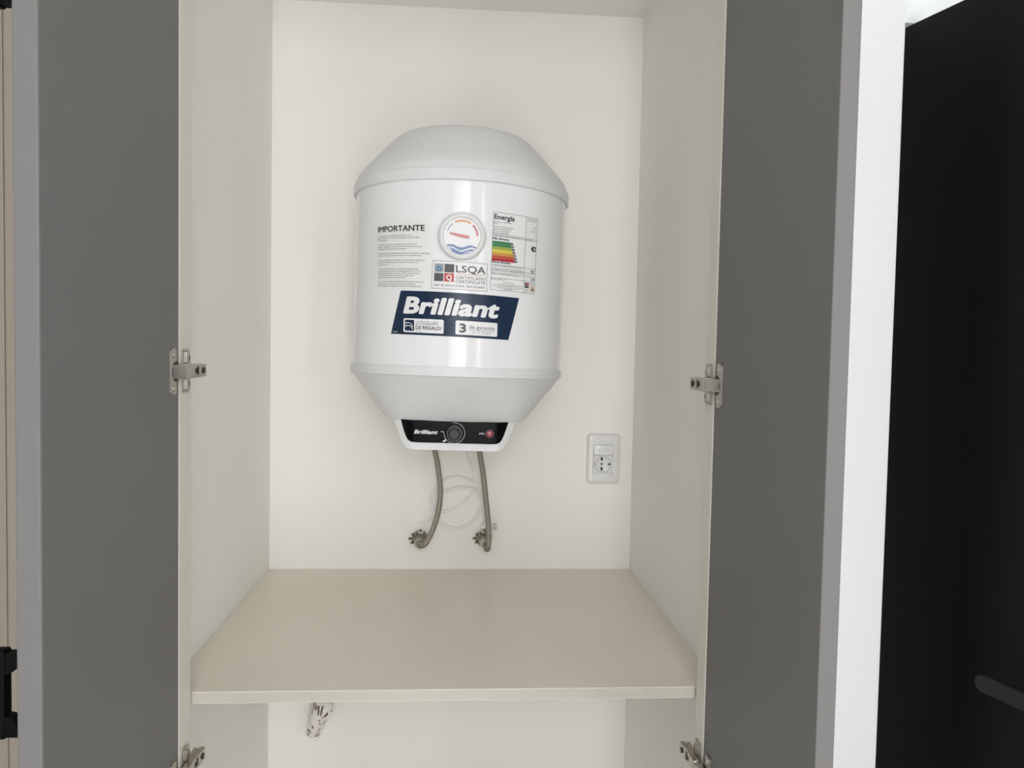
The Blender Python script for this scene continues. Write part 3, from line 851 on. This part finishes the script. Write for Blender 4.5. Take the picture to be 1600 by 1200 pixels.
obj('film_cover', b, M['film'], gauge, smooth=True, label='clear crinkled protective film')

# ---- control panel fittings
pf = lambda lift: (lambda x, t: (x, YP - lift, t))
b = nb(); lathe(b, [(.0165, 0), (.0165, .004), (.0155, .012), (.0145, .0138), (.0115, .0140), (.0105, .0132), (.006, .0128)], (-.0001, YP, -.1554), (0, -1, 0), 40)
obj('knob', b, M['knob'], panel, smooth=True)
b = nb(); p1 = lambda a, c: (-.0001 + a, YP - .0004, -.1554 + c)
arc(b, .0190, .0006, 180, 460, p1, 60)
ink('dial_ring', b, M['white_ink'], panel)
b = nb(); strip(b, [(-.0250, .0021), (-.0196, .0018), (-.0190, -.001)], .0008, p1)
strip(b, [(-.0212, -.0148), (-.0185, -.0158), (-.0160, -.0132), (-.0142, -.0122)], [.0010, .0028, .0028, .0006], p1)
ink('scale_marks', b, M['white_ink'], panel)
b = nb(); put_text(b, 'Brilliant', lambda s, t: (s, YP - .0004, -t), -.0737, .1584, width=.0430, cap=.0078, bold=0.034, shear=0.25, res=3, spacing=1.05); ink('brand_lettering', b, M['white_ink'], panel)
b = nb(); pts = [(.0455 + .0011 * k, -.1566 + (.0034 if k % 2 else 0)) for k in range(9)]
strip(b, pts, .0011, pf(.0004)); ink('heating_symbol', b, M['white_ink'], panel)
b = nb(); lathe(b, [(.0066, 0), (.0066, .002), (.0050, .0032), (.002, .0036)], (.0645, YP, -.1548), (0, -1, 0), 28); obj('indicator_light', b, M['indicator'], panel, smooth=True, label='round red indicator lamp')
b = nb(); arc(b, .0067, .0007, 0, 360, lambda a, c: (.0645 + a, YP - .0012, -.1548 + c), 32)
for q in ([(-.0032, .0038), (-.0034, -.001)], [(-.0005, .003), (-.0005, -.0035)], [(.0024, .0035), (.0022, 0)], [(-.003, .0016), (.0028, .001)]):
    strip(b, q, .0006, lambda a, c: (.0645 + a, YP - .0042, -.1548 + c))
ink('indicator_marks', b, M['silver_ink'], panel)

# wall bracket behind the tank and the two threaded outlets below
for q in ((.2305, .20, .225), (.2275, -.02, .0)):
    obj('wall_bracket', bx(-.12, .12, .185, *q), M['plastic'], HT)
for px in (-.0475, .0515):
    b = nb(); lathe(b, [(.0095, 0), (.0095, .030), (.0085, .031), (.0085, .045)], (px, .150, -.120), (0, 0, -1), 18); obj('outlet_pipe', b, M['chrome'], HT, smooth=True)

# ------------------------------------------------------------------ hoses
def fitting(t, wx, wz, toward):
    """threaded wall outlet with a hex nut; nut turned towards the hose end"""
    b = nb(); lathe(b, [(.019, 0), (.0185, .0025), (.012, .004), (.0105, .006), (.0105, .020)], (wx, -.0005, wz), (0, -1, 0), 28)
    for k in range(5): lathe(b, [(.0105, 0), (.0118, .001), (.0105, .002)], (wx, -.010 - .0032 * k, wz), (0, -1, 0), 20)
    obj('wall_nipple', b, M['fitting'], t, smooth=True)
    b = nb(); lathe(b, [(.0125, 0), (.0138, .0015), (.0138, .0095), (.0125, .011)], (wx, -.027, wz), (0, -1, 0), 6)
    lathe(b, [(.0105, 0), (.0105, .012)], (wx, -.036, wz), (0, -1, 0), 18)
    obj('nut', b, M['fitting'], t, smooth=True, angle=0.4)


def hose(label, pts, wx, wz):
    t = thing('water_hose', label, 'hose', (0, 0, 0), group='braided hoses under the heater')
    b = nb(); tube(b, smooth_path(pts, 10), .0060, 14, uv=True); obj('braided_sleeve', b, M['braid'], t, smooth=True)
    fitting(t, wx, wz, 0)
    b = nb(); P = smooth_path(pts, 10); d = (P[-2] - P[-1]).normalized(); tube(b, [P[-1] + d * .014, P[-1] - d * .001], .0072, 16)
    obj('crimp_ferrule', b, M['fitting'], t, smooth=True); b = nb()
    d = (P[1] - P[0]).normalized(); tube(b, [P[0] - d * .001, P[0] + d * .014], .0072, 16)
    obj('crimp_ferrule', b, M['fitting'], t, smooth=True)
    # bits of jointing hemp and thread ends round the nipple
    b = nb()
    for k in range(7):
        a = math.radians(30 + 28 * k); r = .0165 + .0022 * (k % 3)
        q = Vector((wx + r * math.cos(a), -.016 - .002 * (k % 2), wz + r * math.sin(a)))
        lathe(b, [(.0034, 0), (.0026, .006)], q, (math.cos(a) * .6, -1, math.sin(a) * .6), 6)
    obj('valve_teeth', b, M['fitting'], t, smooth=True)
    return t


hose('left braided steel hose bowing right then curling back to its wall outlet below the heater',
     [(-.0494, -.080, 1.331), (-.0490, -.080, 1.305), (-.0475, -.078, 1.279), (-.0415, -.074, 1.2523), (-.0354, -.070, 1.2086), (-.0340, -.070, 1.186), (-.0364, -.070, 1.152), (-.0442, -.070, 1.1179), (-.0550, -.070, 1.0895), (-.0665, -.069, 1.0700), (-.0755, -.062, 1.0655), (-.0795, -.050, 1.0664)], -.0800, 1.0670)
hose('right braided steel hose hanging nearly straight down beside its wall outlet below the heater',
     [(.0496, -.080, 1.331), (.0498, -.079, 1.305), (.0504, -.076, 1.2787), (.0585, -.070, 1.232), (.0659, -.070, 1.1753), (.0724, -.070, 1.1184), (.0738, -.070, 1.0856), (.0732, -.069, 1.0655), (.0720, -.062, 1.0585), (.0690, -.050, 1.0620)], .0650, 1.0680)

# ------------------------------------------------------------------ power cord, coiled on the wall
pc = thing('power_cord', 'white power cord coiled in loose loops against the wall behind the hoses', 'cord')
cpts = [(.0180, -.045, 1.332), (.0185, -.020, 1.300), (.0207, -.008, 1.2679), (.0351, -.007, 1.2356), (.0438, -.006, 1.1985), (.0429, -.0055, 1.1834), (.0249, -.005, 1.1577), (-.0047, -.005, 1.1354), (-.0310, -.006, 1.1290), (-.0480, -.007, 1.1380)]
loop = []
for k in range(0, 27):
    a = math.radians(200 - 22 * k)
    rx, rz = .0585 - .0002 * k, .0585 + .0004 * (k % 3)
    loop.append((.0010 + rx * math.cos(a) * (1 if k < 17 else .97), -.0065 - .0002 * k, 1.1505 + rz * math.sin(a)))
cpts += loop[:17]
cpts += [(-.0560, -.010, 1.165), (-.0400, -.011, 1.175), (-.0214, -.011, 1.1765), (-.0055, -.011, 1.183), (.0129, -.011, 1.1855), (.0407, -.011, 1.1799), (.0560, -.010, 1.1567), (.0660, -.008, 1.126), (.0740, -.009, 1.108), (.0760, -.012, 1.100)]
b = nb(); tube(b, smooth_path(cpts, 6), .0026, 10); obj('cable', b, M['cord'], pc, smooth=True)
b = nb(); lathe(b, [(.004, -.02), (.0055, -.012), (.0060, -.010), (.0100, -.006), (.0110, 0), (.0105, .004)], (.0775, -.016, 1.0975), (1, 0, .05), 20)
plug = obj('plug', b, M['cord'], pc, smooth=True)
for dz in (-.0055, 0, .0055):
    b = nb(); lathe(b, [(.0013, 0), (.0013, .0125), (.0008, .0135)], (.0812, -.016, 1.0978 + dz), (1, 0, .03), 10); obj('pin', b, M['chrome'], plug, smooth=True)
b = nb(); tube(b, smooth_path([(-.0480, -.0055, 1.1180), (-.0549, -.0045, 1.1142), (-.066, -.004, 1.1095), (-.0777, -.0035, 1.1048)], 6), .0022, 8); obj('cable_end', b, M['cord'], pc, smooth=True)

# ------------------------------------------------------------------ wall outlet
ox0, ox1, oz0, oz1 = .2994, .3771, H - .3046, H - .1877
ot = thing('wall_outlet', 'white rounded wall plate with one power socket on the alcove back wall', 'outlet', ((ox0 + ox1) / 2, 0, (oz0 + oz1) / 2))
hw, hh = (ox1 - ox0) / 2, (oz1 - oz0) / 2
b = nb()
rings = []
for ins, d, r in ((0, -.0002, .010), (0, .003, .010), (.0008, .0055, .010), (.003, .0078, .009), (.007, .0088, .008), (.012, .0092, .006)):
    rings.append([(x, -d, z) for x, z in rrect(-hw + ins, hw - ins, -hh + ins, hh - ins, r, 6)])
loft(b, rings); bmesh.ops.recalc_face_normals(b, faces=b.faces)
pl = obj('cover_plate', b, M['outlet'], ot, smooth=True)
ex = lambda x: x - hw; ez = lambda z: hh - z           # coordinates from the plate's top left corner
def op(name, bm, mt, parent=ot): return obj(name, bm, mt, parent, smooth=True)
b = nb(); box(b, ex(.0146), ex(.0601), -.0095, -.0060, ez(.0919), ez(.0255)); op('module_gap', b, M['line_grey'])
b = nb(); box(b, ex(.0152), ex(.0596), -.0112, -.0070, ez(.0491), ez(.0260), bev=.0006); sw = op('switch_key', b, M['outlet'])
b = nb(); arc(b, .0019, .0006, 0, 360, lambda a, c: (ex(.0288) + a, -.0114, ez(.0375) + c), 16); strip(b, [(-.0018, 0), (.0018, 0)], .0006, lambda a, c: (ex(.0478) + a, -.0114, ez(.0375) + c)); ink('switch_marks', b, M['line_grey'], sw)
b = nb()
# socket frame plate with a round well, flattened at top and bottom
cxs, czs, rs = ex(.0366), ez(.0704), .0193
hole = []
for k in range(48):
    a = 2 * PI * k / 48; hole.append((cxs + rs * math.cos(a), czs + max(-.0180, min(.0180, rs * math.sin(a)))))
x0, x1, z0, z1 = ex(.0152), ex(.0596), ez(.0914), ez(.0497)
outer = []
for (x, z) in hole:
    dx, dz = x - cxs, z - czs
    k = min((x1 - cxs) / dx if dx > 1e-9 else 1e9, (x0 - cxs) / dx if dx < -1e-9 else 1e9, (z1 - czs) / dz if dz > 1e-9 else 1e9, (z0 - czs) / dz if dz < -1e-9 else 1e9)
    outer.append((cxs + dx * k, czs + dz * k))
loft(b, [[(x, -.0080, z) for x, z in outer], [(x, -.0112, z) for x, z in outer], [(x, -.0112, z) for x, z in hole], [(cxs + (x - cxs) * .99, -.0104, czs + (z - czs) * .99) for x, z in hole]], cap0=False, cap1=False)
loft(b, [[(cxs + (x - cxs) * .985, -.0104, czs + (z - czs) * .985) for x, z in hole], [(cxs + (x - cxs) * .93, -.0098, czs + (z - czs) * .93) for x, z in hole]], cap0=False, cap1=True)
bmesh.ops.recalc_face_normals(b, faces=b.faces)
sk = op('socket', b, M['outlet_in'])
b = nb()
sx = cxs - .0022
for z, h in ((.0573, .0078), (.0690, .0043), (.0802, .0082)):
    b = nb(); prism(b, rrect(sx - .0022, sx + .0022, ez(z + .0004) - h / 2, ez(z + .0004) + h / 2, .0021), lambda a, c: (a, -.0102, c), lambda a, c: (a, -.0097, c))
    obj('pin_hole', b, M['slot'], sk)
for q in ((cxs - .0190, cxs - .0172, -.0108, -.0097, czs - .0022, czs + .0022), (cxs + .0118, cxs + .0185, -.0108, -.0097, czs - .0012, czs + .0020)):
    b = nb(); box(b, *q); op('earth_contact', b, M['slot'], sk)
b = nb(); pts_ = [(cxs + (x - cxs) * .985, czs + (z - czs) * .985) for x, z in hole]; strip(b, pts_ + pts_[:1], .0012, lambda a, c: (a, -.01135, c)); ink('socket_rim_shade', b, M['rim_shade'], sk)  # grey ring paints the shade round the socket well
b = nb(); rect2(b, ex(.0512), ex(.0592), ez(.0955), ez(.0963), lambda a, c: (a, -.0094, c)); ink('maker_mark', b, M['line_grey'], pl)

# ------------------------------------------------------------------ wrapped tap below the shelf
vt = thing('wrapped_tap', 'small pinkish water tap stub wrapped in crinkled clear plastic on the wall below the shelf', 'tap', (-.2940, 0, .690))
b = nb(); P = smooth_path([(0, .001, .006), (0, -.02, .005), (0, -.040, .001), (-.004, -.050, -.014), (-.009, -.054, -.030), (-.0125, -.056, -.043), (-.0145, -.057, -.054)], 5)
tube(b, P, [.017 + .0045 * math.sin(PI * min(1, i / 24)) - (.0095 * max(0, (i - 14) / (len(P) - 15))) for i in range(len(P))], 20)
obj('elbow_pipe', b, M['smear'], vt, smooth=True)
b = nb(); lathe(b, [(.019, -.012), (.0235, -.004), (.0245, .006), (.0225, .015), (.016, .021), (.006, .023)], (.004, -.042, .000), (.05, -1, .25), 24); obj('tap_body', b, M['smear'], vt, smooth=True)
for dx in (-.0035, .0045):
    b = nb(); tube(b, smooth_path([(.004 + dx, -.062, .017), (.003 + dx * .9, -.0655, .009), (.002 + dx * .7, -.0665, 0), (.001 + dx * .5, -.065, -.007)], 4), [.0014 + .0006 * math.sin(PI * q / 12) for q in range(13)], 8)
    obj('spindle_tab', b, M['tab'], vt, smooth=True)
b = nb(); lathe(b, [(.0138, 0), (.0152, .002), (.0152, .007), (.0138, .009)], (-.0128, -.056, -.041), (-.16, 0, -1), 20); obj('collar', b, M['smear'], vt, smooth=True)
b = nb()
P = smooth_path([(.003, -.024, .018), (.002, -.040, .006), (-.003, -.051, -.012), (-.009, -.055, -.030), (-.013, -.057, -.046), (-.0152, -.058, -.057)], 6)
rr = []
for i in range(len(P)):
    t = i / (len(P) - 1); rr.append(.0262 - .0118 * t ** 1.2 + .0008 * math.sin(t * 34))
vr = tube(b, P, rr, 22, caps=False)
import random
rnd = random.Random(4)
for rg in vr:
    for v in rg: v.co += Vector((rnd.uniform(-1, 1), rnd.uniform(-1, 1), rnd.uniform(-1, 1))) * .0008
obj('plastic_wrap', b, M['wrap'], vt, smooth=True, angle=3.2, label='crinkled clear plastic film')
